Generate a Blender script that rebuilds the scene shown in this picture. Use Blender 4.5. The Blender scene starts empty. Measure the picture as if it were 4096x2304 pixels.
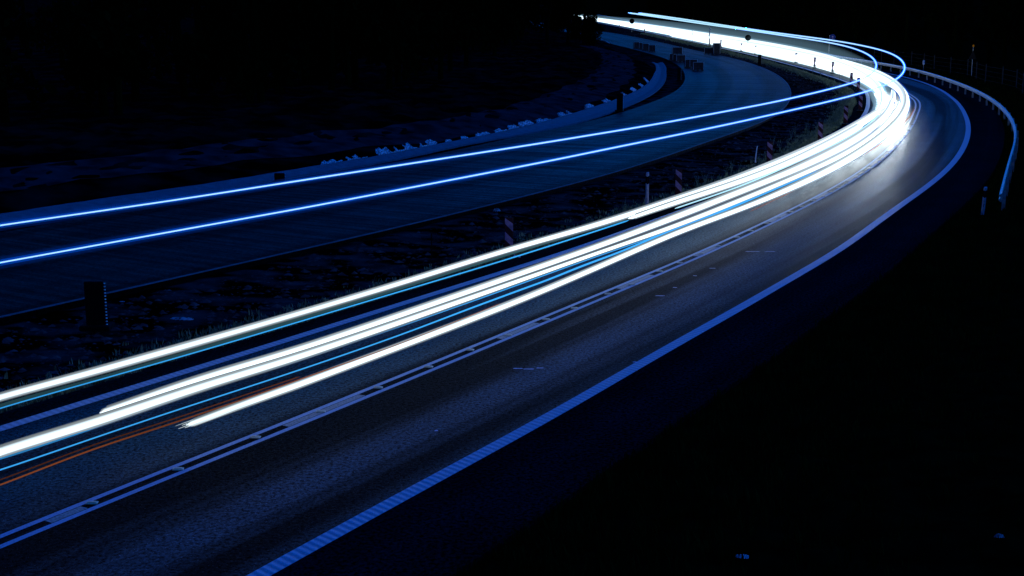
import bpy, math, random
import numpy as np
from mathutils import Vector, Matrix, noise as mnoise
random.seed(11); rng = np.random.default_rng(5)
sc = bpy.context.scene
# ------------------------------------------------------------------ camera
W_, H_, F_, CH = 4096.0, 2304.0, 5500.0, 7.1
PITCH = math.atan((1152 - 5) / F_)
cam = bpy.data.cameras.new('camera'); co = bpy.data.objects.new('camera', cam)
sc.collection.objects.link(co); sc.camera = co
co.location = (0, 0, CH); co.rotation_euler = (math.pi / 2 - PITCH, 0, 0)
cam.sensor_width = 36; cam.lens = F_ / W_ * 36; cam.clip_start = .1; cam.clip_end = 5000
# ------------------------------------------------------------------ sky, moonlit dusk
w = bpy.data.worlds.new('World'); sc.world = w; w.use_nodes = True
nt = w.node_tree; bg = nt.nodes['Background']
sky = nt.nodes.new('ShaderNodeTexSky'); sky.sky_type = 'NISHITA'; sky.sun_disc = False
sky.sun_elevation = math.radians(-4); sky.sun_rotation = math.radians(60)
TK = 125
tint = nt.nodes.new('ShaderNodeMix'); tint.data_type = 'RGBA'; tint.blend_type = 'MULTIPLY'
tint.inputs[0].default_value = 1; tint.inputs[7].default_value = (.003 * TK, .20 * TK, 1 * TK, 1)
nt.links.new(sky.outputs[0], tint.inputs[6]); nt.links.new(tint.outputs[2], bg.inputs[0])
SKY = .15; bg.inputs[1].default_value = SKY
sc.view_settings.view_transform = 'Standard'; sc.view_settings.look = 'None'
sc.view_settings.exposure = 0; sc.view_settings.gamma = 1
sc.cycles.use_denoising = True; sc.cycles.max_bounces = 5
sc.cycles.volume_bounces = 0; sc.cycles.sample_clamp_indirect = 3
sc.cycles.use_light_tree = True; sc.cycles.transparent_max_bounces = 24
# ------------------------------------------------------------------ photograph -> world
def G(x, y, h=0.0):
    """the point at height h that lies behind pixel (x, y) of the photograph"""
    u = x - W_ / 2; v = H_ / 2 - y
    dy = F_ * math.cos(PITCH) + v * math.sin(PITCH); dz = -F_ * math.sin(PITCH) + v * math.cos(PITCH)
    t = (h - CH) / dz
    return Vector((u * t, dy * t, h))
def ppm(p):   # pixels of the photograph per metre at world point p
    return F_ / (p[1] * math.cos(PITCH) - (p[2] - CH) * math.sin(PITCH))
def P(s): return [tuple(float(v) for v in q.split(',')) for q in s.split()]
def catmull(pts, step, smooth=2):
    """resample rows (first two columns x,y) at about step, smoothed"""
    p = np.array(pts, float)
    seg = np.hypot(*np.diff(p[:, :2], axis=0).T); cum = np.concatenate([[0], np.cumsum(np.sqrt(seg) * 1.0)])
    out = []
    q = np.vstack([2 * p[0] - p[1], p, 2 * p[-1] - p[-2]])
    t = np.concatenate([[cum[0] - (cum[1] - cum[0])], cum, [cum[-1] + (cum[-1] - cum[-2])]])
    for i in range(1, len(q) - 2):
        n = max(1, int(seg[i - 1] / step))
        for k in range(n):
            a = k / n; tt = t[i] + a * (t[i + 1] - t[i])
            t0, t1, t2, t3 = t[i - 1:i + 3]
            A1 = (t1 - tt) / (t1 - t0) * q[i - 1] + (tt - t0) / (t1 - t0) * q[i]
            A2 = (t2 - tt) / (t2 - t1) * q[i] + (tt - t1) / (t2 - t1) * q[i + 1]
            A3 = (t3 - tt) / (t3 - t2) * q[i + 1] + (tt - t2) / (t3 - t2) * q[i + 2]
            B1 = (t2 - tt) / (t2 - t0) * A1 + (tt - t0) / (t2 - t0) * A2
            B2 = (t3 - tt) / (t3 - t1) * A2 + (tt - t1) / (t3 - t1) * A3
            out.append((t2 - tt) / (t2 - t1) * B1 + (tt - t1) / (t2 - t1) * B2)
    out.append(p[-1]); o = np.array(out)
    # even spacing
    s = np.concatenate([[0], np.cumsum(np.hypot(*np.diff(o[:, :2], axis=0).T))])
    m = max(2, int(s[-1] / step)); ss = np.linspace(0, s[-1], m + 1)
    o = np.stack([np.interp(ss, s, o[:, j]) for j in range(o.shape[1])], 1)
    for _ in range(smooth):
        for k in (1, 2, 4):
            if len(o) > 2 * k + 1:
                c = o.copy(); c[k:-k] = (o[:-2 * k] + 2 * o[k:-k] + o[2 * k:]) / 4; o = c
    return o
def curve(s, h=0.0, step=12, smooth=3):
    return [G(r[0], r[1], h) for r in catmull(P(s) if isinstance(s, str) else s, step, smooth)]
# ------------------------------------------------------------------ object helpers
COL = sc.collection
def tag(o, label=None, cat=None, group=None, kind=None):
    for k, v in (('label', label), ('category', cat), ('group', group), ('kind', kind)):
        if v: o[k] = v
    return o
def mesh(name, vs, fs, mat, parent=None, uv=None, smooth=False, attr=None, loc=None):
    me = bpy.data.meshes.new(name); me.from_pydata([tuple(v) for v in vs], [], fs)
    if uv is not None:
        l = me.uv_layers.new(name='UVMap'); li = np.zeros(len(me.loops), int); me.loops.foreach_get('vertex_index', li)
        l.data.foreach_set('uv', np.array(uv, float)[li].ravel())
    for an, av in (attr or {}).items():
        a = me.attributes.new(an, 'FLOAT', 'POINT'); a.data.foreach_set('value', np.array(av, float))
    if smooth: me.polygons.foreach_set('use_smooth', [True] * len(me.polygons))
    me.materials.append(mat); me.update()
    o = bpy.data.objects.new(name, me); COL.objects.link(o)
    if parent: o.parent = parent
    if loc is not None: o.location = loc
    return o
def empty(name, loc, rz=0, label=None, cat=None, group=None, kind=None):
    o = bpy.data.objects.new(name, None); COL.objects.link(o); o.location = loc; o.rotation_euler = (0, 0, rz)
    o.empty_display_size = .2
    return tag(o, label, cat, group, kind)
def copy_tree(o, parent=None):
    c = o.copy(); COL.objects.link(c)
    if parent: c.parent = parent
    for ch in list(o.children): copy_tree(ch, c)
    return c
class MB:
    def __init__(s): s.v = []; s.f = []
    def add(s, vs, fs):
        b = len(s.v); s.v += [tuple(v) for v in vs]; s.f += [tuple(i + b for i in f) for f in fs]; return s
    def box(s, x0, x1, y0, y1, z0, z1, c=0.0):
        if c <= 0:
            vs = [(x, y, z) for z in (z0, z1) for y in (y0, y1) for x in (x0, x1)]
            return s.add(vs, [(0, 2, 3, 1), (4, 5, 7, 6), (0, 1, 5, 4), (2, 6, 7, 3), (0, 4, 6, 2), (1, 3, 7, 5)])
        # chamfered: octagon rings with inset top and bottom
        vs = []
        for z, k in ((z0, c), (z0 + c, 0), (z1 - c, 0), (z1, c)):
            X0, X1, Y0, Y1 = x0 + k, x1 - k, y0 + k, y1 - k
            vs += [(X0 + c, Y0, z), (X1 - c, Y0, z), (X1, Y0 + c, z), (X1, Y1 - c, z), (X1 - c, Y1, z), (X0 + c, Y1, z), (X0, Y1 - c, z), (X0, Y0 + c, z)]
        fs = [tuple(reversed(range(8))), tuple(range(24, 32))]
        for r in range(3):
            for i in range(8): j = (i + 1) % 8; fs.append((r * 8 + i, r * 8 + j, r * 8 + 8 + j, r * 8 + 8 + i))
        return s.add(vs, fs)
    def tube(s, pts, rad, n=8, cap=True):
        pts = [Vector(p) for p in pts]; rad = rad if hasattr(rad, '__len__') else [rad] * len(pts)
        vs = []; up = None
        for i, p in enumerate(pts):
            t = (pts[min(i + 1, len(pts) - 1)] - pts[max(i - 1, 0)]).normalized()
            ref = Vector((0, 0, 1)) if abs(t.z) < .9 else Vector((1, 0, 0))
            a = t.cross(ref).normalized(); b = a.cross(t)
            for k in range(n):
                an = 2 * math.pi * k / n; vs.append(p + a * math.cos(an) * rad[i] + b * math.sin(an) * rad[i])
        fs = [(i * n + k, (i + 1) * n + k, (i + 1) * n + (k + 1) % n, i * n + (k + 1) % n) for i in range(len(pts) - 1) for k in range(n)]
        if cap: fs += [tuple(range(n)), tuple(reversed(range((len(pts) - 1) * n, len(pts) * n)))]
        return s.add(vs, fs)
    def build(s, name, mat, parent=None, smooth=False, loc=None):
        return mesh(name, s.v, s.f, mat, parent, smooth=smooth, loc=loc)
# ------------------------------------------------------------------ materials
def newmat(name):
    m = bpy.data.materials.new(name); m.use_nodes = True
    return m, m.node_tree, m.node_tree.nodes['Principled BSDF']
def setin(b, **k):
    for n, v in k.items():
        i = b.inputs[n.replace('_', ' ')]; i.default_value = v
def noisy(name, c1, c2, scale=8, rough=.7, detail=6, bump=0, bscale=None, uv=False, spec=.3, metallic=0, stretch=None, lo=.35, hi=.65):
    """two colours mixed by noise, with bump"""
    m, t, b = newmat(name); L = t.links
    tc = t.nodes.new('ShaderNodeTexCoord'); mp = t.nodes.new('ShaderNodeMapping')
    L.new(tc.outputs['UV' if uv else 'Object'], mp.inputs[0])
    if stretch: mp.inputs['Scale'].default_value = stretch
    n = t.nodes.new('ShaderNodeTexNoise'); n.inputs['Scale'].default_value = scale; n.inputs['Detail'].default_value = detail
    L.new(mp.outputs[0], n.inputs['Vector'])
    r = t.nodes.new('ShaderNodeValToRGB'); r.color_ramp.elements[0].color = (*c1, 1); r.color_ramp.elements[1].color = (*c2, 1)
    r.color_ramp.elements[0].position = lo; r.color_ramp.elements[1].position = hi
    L.new(n.outputs[0], r.inputs[0]); L.new(r.outputs[0], b.inputs['Base Color'])
    setin(b, Roughness=rough, Metallic=metallic); b.inputs['Specular IOR Level'].default_value = spec
    if bump:
        n2 = t.nodes.new('ShaderNodeTexNoise'); n2.inputs['Scale'].default_value = bscale or scale * 3; n2.inputs['Detail'].default_value = 5
        L.new(mp.outputs[0], n2.inputs['Vector'])
        bp = t.nodes.new('ShaderNodeBump'); bp.inputs['Strength'].default_value = bump; bp.inputs['Distance'].default_value = .05
        L.new(n2.outputs[0], bp.inputs['Height']); L.new(bp.outputs[0], b.inputs['Normal'])
    return m
def asphalt(name, base, rough, streak, speck=.18, spec=.5, transverse=False):
    """UV: u across in metres from the centre marking, v along"""
    m, t, b = newmat(name); L = t.links; N = t.nodes.new
    tc = N('ShaderNodeTexCoord')
    fine = N('ShaderNodeTexNoise'); fine.inputs['Scale'].default_value = 15; fine.inputs['Detail'].default_value = 8; fine.inputs['Roughness'].default_value = .75
    L.new(tc.outputs['Object'], fine.inputs['Vector'])
    r1 = N('ShaderNodeValToRGB'); e = r1.color_ramp.elements
    e[0].position = .42; e[0].color = tuple(c * .05 for c in base) + (1,); e[1].position = .60; e[1].color = tuple(c * 3.2 for c in base) + (1,)
    L.new(fine.outputs[0], r1.inputs[0])
    vo = N('ShaderNodeTexNoise'); vo.inputs['Scale'].default_value = 34; vo.inputs['Detail'].default_value = 1
    L.new(tc.outputs['Object'], vo.inputs['Vector'])
    r2 = N('ShaderNodeValToRGB'); r2.color_ramp.elements[0].position = .66; r2.color_ramp.elements[1].position = .74
    L.new(vo.outputs[0], r2.inputs[0])
    mx = N('ShaderNodeMix'); mx.data_type = 'RGBA'; mx.inputs[7].default_value = (speck * .5, speck * .85, speck, 1)
    L.new(r2.outputs[0], mx.inputs[0]); L.new(r1.outputs[0], mx.inputs[6])
    # streaks along the lane: the headlight beams' pattern painted into colour and gloss
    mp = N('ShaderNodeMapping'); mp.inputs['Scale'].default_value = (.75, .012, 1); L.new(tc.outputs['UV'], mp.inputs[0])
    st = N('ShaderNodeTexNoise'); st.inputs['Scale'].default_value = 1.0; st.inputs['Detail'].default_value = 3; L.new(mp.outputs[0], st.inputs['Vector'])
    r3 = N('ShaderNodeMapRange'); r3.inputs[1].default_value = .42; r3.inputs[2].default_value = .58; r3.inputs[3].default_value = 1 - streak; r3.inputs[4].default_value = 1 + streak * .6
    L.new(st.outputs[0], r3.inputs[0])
    # broad mottling
    big = N('ShaderNodeTexNoise'); big.inputs['Scale'].default_value = .5; big.inputs['Detail'].default_value = 4; L.new(tc.outputs['Object'], big.inputs['Vector'])
    r4 = N('ShaderNodeMapRange'); r4.inputs[1].default_value = .3; r4.inputs[2].default_value = .7; r4.inputs[3].default_value = .8; r4.inputs[4].default_value = 1.2
    L.new(big.outputs[0], r4.inputs[0])
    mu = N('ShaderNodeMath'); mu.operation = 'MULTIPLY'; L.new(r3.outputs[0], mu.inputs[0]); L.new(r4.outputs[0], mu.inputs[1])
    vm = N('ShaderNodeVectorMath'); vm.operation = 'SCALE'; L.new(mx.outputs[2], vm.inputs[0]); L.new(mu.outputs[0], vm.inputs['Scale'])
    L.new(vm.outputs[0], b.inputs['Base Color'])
    setin(b, Roughness=rough)
    g1 = N('ShaderNodeMapRange'); g1.inputs[1].default_value = .40; g1.inputs[2].default_value = .62; g1.inputs[3].default_value = .05 * spec; g1.inputs[4].default_value = spec
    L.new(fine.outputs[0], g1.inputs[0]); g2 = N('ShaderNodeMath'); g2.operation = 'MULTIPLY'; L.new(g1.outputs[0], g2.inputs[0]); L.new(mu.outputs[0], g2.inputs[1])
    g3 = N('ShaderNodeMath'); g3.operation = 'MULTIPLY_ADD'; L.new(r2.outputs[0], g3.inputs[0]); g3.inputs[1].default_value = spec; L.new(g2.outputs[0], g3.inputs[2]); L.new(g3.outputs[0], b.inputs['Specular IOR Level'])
    bp = N('ShaderNodeBump'); bp.inputs['Strength'].default_value = .9; bp.inputs['Distance'].default_value = .02
    L.new(fine.outputs[0], bp.inputs['Height']); L.new(bp.outputs[0], b.inputs['Normal'])
    if transverse:      # the brushed finish that runs across the slab
        m2 = N('ShaderNodeMapping'); m2.inputs['Scale'].default_value = (.10, 3.0, 1); L.new(tc.outputs['UV'], m2.inputs[0])
        t2 = N('ShaderNodeTexNoise'); t2.inputs['Scale'].default_value = 1; t2.inputs['Detail'].default_value = 7; L.new(m2.outputs[0], t2.inputs['Vector'])
        r5 = N('ShaderNodeMapRange'); r5.inputs[1].default_value = .38; r5.inputs[2].default_value = .62; r5.inputs[3].default_value = .38; r5.inputs[4].default_value = .58
        L.new(t2.outputs[0], r5.inputs[0]); L.new(r5.outputs[0], b.inputs['Roughness'])
    return m
def marking(name, base, rib=0.0, period=.14, wear=.25):
    m, t, b = newmat(name); L = t.links; N = t.nodes.new
    tc = N('ShaderNodeTexCoord')
    n = N('ShaderNodeTexNoise'); n.inputs['Scale'].default_value = 30; n.inputs['Detail'].default_value = 6; L.new(tc.outputs['Object'], n.inputs['Vector'])
    r = N('ShaderNodeMapRange'); r.inputs[1].default_value = .35; r.inputs[2].default_value = .6; r.inputs[3].default_value = 1 - wear; r.inputs[4].default_value = 1
    L.new(n.outputs[0], r.inputs[0]); cur = r.outputs[0]
    if rib:
        wv = N('ShaderNodeTexWave'); wv.bands_direction = 'Y'; wv.inputs['Scale'].default_value = .314 / period / 1.0 ; wv.inputs['Distortion'].default_value = .6
        mp = N('ShaderNodeMapping'); mp.inputs['Rotation'].default_value = (0, 0, .25); L.new(tc.outputs['UV'], mp.inputs[0]); L.new(mp.outputs[0], wv.inputs['Vector'])
        r2 = N('ShaderNodeMapRange'); r2.inputs[3].default_value = 1 - rib; r2.inputs[4].default_value = 1; L.new(wv.outputs[1], r2.inputs[0])
        mu = N('ShaderNodeMath'); mu.operation = 'MULTIPLY'; L.new(cur, mu.inputs[0]); L.new(r2.outputs[0], mu.inputs[1]); cur = mu.outputs[0]
        bp = N('ShaderNodeBump'); bp.inputs['Strength'].default_value = .8; bp.inputs['Distance'].default_value = .01; L.new(wv.outputs[1], bp.inputs['Height']); L.new(bp.outputs[0], b.inputs['Normal'])
    vm = N('ShaderNodeVectorMath'); vm.operation = 'SCALE'; vm.inputs[0].default_value = base; L.new(cur, vm.inputs['Scale']); L.new(vm.outputs[0], b.inputs['Base Color'])
    setin(b, Roughness=.6)
    return m
def plain(name, c, rough=.6, metallic=0, spec=.3, var=.25):
    return noisy(name, tuple(v * (1 - var) for v in c), tuple(v * (1 + var) for v in c), 9, rough, spec=spec, metallic=metallic)
def lightmat(name, color):
    """a lamp's light: strength is the mesh's own 'power' attribute (brighter where the lamps shone longer)"""
    m = bpy.data.materials.new(name); m.use_nodes = True; t = m.node_tree; t.nodes.clear()
    e = t.nodes.new('ShaderNodeEmission'); e.inputs[0].default_value = (*color, 1)
    a = t.nodes.new('ShaderNodeAttribute'); a.attribute_name = 'power'; t.links.new(a.outputs['Fac'], e.inputs[1])
    o = t.nodes.new('ShaderNodeOutputMaterial'); t.links.new(e.outputs[0], o.inputs[0]); return m
def glowmat(name, color, strength):
    """glowing air close round a lamp's path"""
    m = bpy.data.materials.new(name); m.use_nodes = True; t = m.node_tree; t.nodes.clear()
    e = t.nodes.new('ShaderNodeEmission'); e.inputs[0].default_value = (*color, 1); e.inputs[1].default_value = strength
    o = t.nodes.new('ShaderNodeOutputMaterial'); t.links.new(e.outputs[0], o.inputs['Volume']); return m
M = {}
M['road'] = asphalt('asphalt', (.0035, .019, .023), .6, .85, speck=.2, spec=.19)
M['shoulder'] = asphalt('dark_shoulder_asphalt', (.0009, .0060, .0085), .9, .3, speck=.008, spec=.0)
M['new_road'] = asphalt('fresh_asphalt', (.0005, .0010, .0016), .42, .5, speck=.01, spec=.06, transverse=True)
M['edge_paint'] = marking('ribbed_white_paint', (.44, .55, .68), rib=.26)
M['line_paint'] = marking('white_paint', (.40, .52, .68), wear=.3)
M['dash_paint'] = marking('worn_white_paint', (.42, .42, .38), wear=.6)
M['earth'] = noisy('bare_earth', (.0004, .0004, .0004), (.042, .047, .052), 1.6, .95, 12, bump=.35, bscale=14, spec=.0, stretch=(.5, .8, 1), lo=.45, hi=.72)
M['bank'] = noisy('bank_soil', (.0004, .0006, .0006), (.008, .011, .012), .5, .95, 10, bump=.8, bscale=3, spec=.0, lo=.42, hi=.7)
M['grass_ground'] = noisy('grassy_soil', (.001, .002, .0006), (.004, .007, .002), 2, .95, 8, spec=.0)
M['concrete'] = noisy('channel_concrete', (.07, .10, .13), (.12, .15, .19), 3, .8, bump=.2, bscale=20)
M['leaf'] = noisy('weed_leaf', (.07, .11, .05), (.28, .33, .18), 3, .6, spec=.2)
M['dark_leaf'] = noisy('tree_leaf', (.001, .003, .0004), (.005, .010, .002), .4, .8, spec=.0)
M['bark'] = plain('bark', (.006, .005, .003), .9, spec=0)
M['steel'] = noisy('galvanised_steel', (.30, .31, .32), (.50, .51, .53), 6, .4, metallic=.6, spec=.5)
M['white_plastic'] = plain('white_plastic', (.40, .36, .42), .5)
M['red_sheet'] = plain('red_sheeting', (.035, .008, .012), .6, spec=.1)
M['pale_sheet'] = plain('pale_sheeting', (.26, .17, .30), .6, spec=.1)
M['black'] = plain('black_rubber', (.003, .003, .0035), .8, spec=.05)
M['reflector'] = plain('reflector_glass', (.75, .8, .85), .2, spec=.6)
M['film'] = noisy('plastic_film', (.12, .16, .2), (.85, .9, .95), 9, .3, stretch=(1.6, 1.6, .25), bump=.4, spec=.5, lo=.4, hi=.58)
M['dull_film'] = noisy('dusty_film', (.04, .05, .07), (.35, .4, .45), 12, .5, spec=.2)
M['stone'] = noisy('concrete_blocks', (.015, .018, .022), (.035, .04, .045), 4, .8, bump=.3)
M['wrap'] = plain('shrink_wrap', (.55, .62, .68), .25, spec=.6)
M['wood'] = plain('pallet_wood', (.05, .04, .03), .8)
M['sign_blue'] = plain('sign_blue', (.02, .05, .25), .5)
M['sign_white'] = plain('sign_white', (.55, .35, .6), .5)
M['sign_orange'] = plain('sign_orange', (.06, .022, .002), .6)
# ------------------------------------------------------------------ the two carriageways as (along, across) systems
class Ref:
    def __init__(s, pts):
        p = np.array([(q[0], q[1]) for q in pts], float)
        L = np.concatenate([[0], np.cumsum(np.hypot(*np.diff(p, axis=0).T))])
        n = int(L[-1] / .5); ss = np.linspace(0, L[-1], n + 1)
        p = np.stack([np.interp(ss, L, p[:, 0]), np.interp(ss, L, p[:, 1])], 1)
        for _ in range(60): p[1:-1] = (p[:-2] + 2 * p[1:-1] + p[2:]) / 4
        s.p = p; s.s = np.concatenate([[0], np.cumsum(np.hypot(*np.diff(p, axis=0).T))])
        t = np.gradient(p, axis=0); t /= np.hypot(*t.T)[:, None]; s.t = t
        s.n = np.stack([t[:, 1], -t[:, 0]], 1)         # to the right of travel away from the camera
    def at(s, d, off=0.0, z=0.0):
        x = np.interp(d, s.s, s.p[:, 0]); y = np.interp(d, s.s, s.p[:, 1]); a = np.interp(d, s.s, s.n[:, 0]); b = np.interp(d, s.s, s.n[:, 1])
        k = math.hypot(a, b); return Vector((x + a / k * off, y + b / k * off, z))
    def so(s, q):
        d = s.p - np.array([q[0], q[1]]); i = int((d ** 2).sum(1).argmin())
        return s.s[i] - float(d[i] @ s.t[i]), -float(d[i] @ s.n[i])
    def far(s, q):   # many points at once -> s, off
        q = np.asarray(q, float); S = np.empty(len(q)); O = np.empty(len(q))
        pp = s.p[::4]; 
        for a in range(0, len(q), 4000):
            d = q[a:a + 4000, None, :] - pp[None]; i = (d ** 2).sum(2).argmin(1) * 4
            dd = q[a:a + 4000] - s.p[i]; S[a:a + 4000] = s.s[i]; 
            sgn = np.sign((dd * s.n[i]).sum(1)); O[a:a + 4000] = sgn * np.hypot(*dd.T)
        return S, O
    def line(s, pts, near=None, far=None):
        """offset of a pixel-traced curve as a smooth function of s; returns (s array, offset array)"""
        so = sorted(s.so(q) for q in pts)
        S = np.array([a for a, b in so]); O = np.array([b for a, b in so])
        if near is not None: S = np.concatenate([[0], S]); O = np.concatenate([[near], O])
        for d, o in (far or []):
            S = np.append(S, d); O = np.append(O, o)
        g = np.linspace(0, s.s[-1], int(s.s[-1])); v = np.interp(g, S, O)
        for _ in range(12): v[1:-1] = (v[:-2] + 2 * v[1:-1] + v[2:]) / 4
        return g, v
def off(L, d): return float(np.interp(d, L[0], L[1]))
def strip(name, ref, a, b, s0, s1, z, mat, step=1.0, thick=0, cols=1, parent=None):
    """a sheet between two offset lines, with a vertical skirt when thick"""
    st = [s0]; 
    while st[-1] < s1: st.append(min(s1, st[-1] + step * (1 + max(0, st[-1] - 60) / 60)))
    vs, uv, fs = [], [], []
    for d in st:
        oa, ob = off(a, d), off(b, d)
        for k in range(cols + 1):
            o = oa + (ob - oa) * k / cols; vs.append(ref.at(d, o, z)); uv.append((o, d))
    n = cols + 1
    for i in range(len(st) - 1):
        for k in range(cols): fs.append((i * n + k, i * n + k + 1, (i + 1) * n + k + 1, (i + 1) * n + k))
    if thick:
        for k in (0, cols):
            b0 = len(vs)
            for i, d in enumerate(st):
                v = vs[i * n + k]; vs.append(Vector((v[0], v[1], z - thick))); uv.append(uv[i * n + k])
            for i in range(len(st) - 1):
                q = (i * n + k, (i + 1) * n + k, b0 + i + 1, b0 + i); fs.append(q if k else q[::-1])
    return mesh(name, vs, fs, mat, parent, uv=uv)
def const(L, d): return (L[0], L[1] + d)

dbl_px = "0,2158 163,2089 405,2006 699,1884 1200,1683 2000,1355 2413,1181 2761,1036 3000,927 3213,823 3383,733 3510,647 3599,562 3655,492 3680,450 3680,422 3668,400"
c = curve(dbl_px, 0, 14, 2)
c = [c[0] + (c[0] - c[6]).normalized() * 14] + c
RA = Ref([(q[0], q[1]) for q in c] + [(31.6, 112), (33.2, 128), (34.3, 146), (35.1, 176), (35.3, 205), (35.2, 238), (34.6, 300), (33.7, 355), (31, 507), (27, 660)])
SA = RA.s[-1]
rightL = RA.line(curve("1050,2304 1311,2149 1610,1983 1910,1822 2200,1672 2310,1604 2631,1413 2952,1239 3175,1103 3365,1000 3468,917 3595,825 3723,736 3808,664 3859,596 3885,540 3889,506 3881,472 3864,438 3830,404 3787,366 3723,336 3659,317 3600,304", 0, 14, 2), near=3.72, far=[(170, 3.1), (SA, 3.1)])
leftL = RA.line(curve("0,1712 396,1591 792,1472 1025,1400 1654,1200 2024,1086 2400,962 2784,821 3211,657 3489,442 3500,417 3485,386 3447,353", 0, 14, 2), near=-3.9, far=[(150, -2.9), (SA, -2.9)])
edgeR = RA.line(curve("1880,2260 2400,1895 2597,1757 2761,1645 2927,1540 3251,1305 3400,1201 3638,1013 3723,932 3851,825 3957,719 4021,583 4032,530 4025,485 3985,430 3900,375 3800,330", 0, 14, 2), near=5.9, far=[(190, 4.2), (SA, 4.0)])
edgeL = const(leftL, -.75)
zero = (np.array([0, SA]), np.array([0.0, 0.0]))
ZB = .10
rb = curve("0,1266 444,1167 683,1114 1100,1020 1500,929 1919,829 2164,766 2400,706 2610,641 2749,594 2889,545 3022,500 3128,447 3170,408 3185,379 3179,353 3145,315 3085,283 3000,251 2899,225 2794,206 2680,178 2567,154 2490,138 2427,129", ZB, 12, 2)
rb = [rb[0] + (rb[0] - rb[5]).normalized() * 26] + rb + [rb[-1] + (rb[-1] - rb[-3]).normalized() * 260]
RB = Ref(rb); SB = RB.s[-1]; zB = (np.array([0, SB]), np.array([0.0, 0.0]))
bl = RB.line(curve("0,932 400,862 745,793 1099,730 1448,673 1774,610 2093,541 2340,489 2479,451 2619,405 2717,363 2759,328 2766,300 2742,272 2682,238 2584,210 2445,175", ZB, 12, 2), near=-11.5, far=[(SB, -8)])
chR = RB.line(curve("0,905 400,842 800,772 1200,707 1472,662 1685,622 1821,587 2200,521 2410,465 2549,412 2637,367 2684,321 2686,290 2647,248", .02, 12, 2), near=-12.6, far=[(SB, -12)])
chL = RB.line(curve("0,862 419,795 792,745 1099,694 1200,676 1394,645 1549,622 1743,579 1976,537 2200,482 2340,440 2497,388 2584,349 2630,314 2635,280 2616,255", .02, 12, 2), near=-15, far=[(SB, -14)])
# ------------------------------------------------------------------ ground
def hgt(X, Y):
    q = np.stack([X.ravel(), Y.ravel()], 1)
    sb, ob = RB.far(q); sa, oa = RA.far(q)
    lim = np.interp(sb, chL[0], chL[1])
    z = np.full(len(q), -.04)
    d = np.clip(lim - ob - .3, 0, None)                                  # left of the channel: the bank
    z += np.where(ob < 0, 1.1 * (1 - np.exp(-d / 4.0)), 0)
    eL = np.interp(sa, edgeL[0], edgeL[1]); eR = np.interp(sa, edgeR[0], edgeR[1])
    m = np.clip(np.minimum(eL - oa - .2, ob - .7), 0, 1.2) * (ob > 0) * (oa < eL)   # between the carriageways
    z -= m * .10
    r = np.clip(oa - eR - .3, 0, None) * (oa > 0)
    z += np.minimum(r * .05, .5)
    z += 55 * np.clip((q[:, 1] - 720) / 900, 0, 1) ** .8 + 45 * np.clip((np.abs(q[:, 0]) - 160) / 500, 0, 1)
    amp = m * .02 + np.clip(d / 3, 0, 1) * .25 * (ob < 0) + np.clip(r / 3, 0, 1) * .15
    nz = np.array([mnoise.fractal(Vector((a * 1.3, b * .9, 3.3)), 1.0, 2.1, 4) for a, b in q])
    z += amp * nz
    # keep clear under the paved sheets
    paved = ((oa > eL - .25) & (oa < eR + .25)) | ((ob < .3) & (ob > np.interp(sb, chL[0], chL[1]) - .2))
    z = np.where(paved, np.minimum(z, -.10), z)
    return z.reshape(X.shape)
gx = np.concatenate([-np.geomspace(900, 46, 26), np.linspace(-45, 52, 250), np.geomspace(53, 900, 26)])
gy = np.concatenate([[-60, -20, 0, 8], np.geomspace(12, 300, 300), np.geomspace(310, 2600, 24)])
X, Y = np.meshgrid(gx, gy); Z = hgt(X, Y)
nx = len(gx); vs = np.stack([X.ravel(), Y.ravel(), Z.ravel()], 1)
xa = np.interp(gy, [q[1] for q in (RB.at(d, off(chL, d)) for d in np.arange(0, 150, 2.0))], [q[0] for q in (RB.at(d, off(chL, d)) for d in np.arange(0, 150, 2.0))])
xb = np.interp(gy, RA.p[:, 1], RA.p[:, 0])
zones = {'embankment': [], 'ground': [], 'verge': []}
for j in range(len(gy) - 1):
    for i in range(nx - 1):
        k = 'embankment' if gx[i] < xa[j] + .2 else ('ground' if gx[i] < xb[j] else 'verge')
        zones[k].append((j * nx + i, j * nx + i + 1, (j + 1) * nx + i + 1, (j + 1) * nx + i))
for k, mk in (('embankment', 'bank'), ('ground', 'earth'), ('verge', 'grass_ground')):
    us = sorted({a for f in zones[k] for a in f}); ix = {a: b for b, a in enumerate(us)}
    tag(mesh(k, vs[us].tolist(), [tuple(ix[a] for a in f) for f in zones[k]], M[mk], smooth=True), kind='structure')
def gz(x, y):
    j = int(np.clip(np.searchsorted(gy, y) - 1, 0, len(gy) - 2)); i = int(np.clip(np.searchsorted(gx, x) - 1, 0, nx - 2))
    a = (x - gx[i]) / (gx[i + 1] - gx[i]); b = (y - gy[j]) / (gy[j + 1] - gy[j])
    return float((Z[j, i] * (1 - a) + Z[j, i + 1] * a) * (1 - b) + (Z[j + 1, i] * (1 - a) + Z[j + 1, i + 1] * a) * b)
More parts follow.
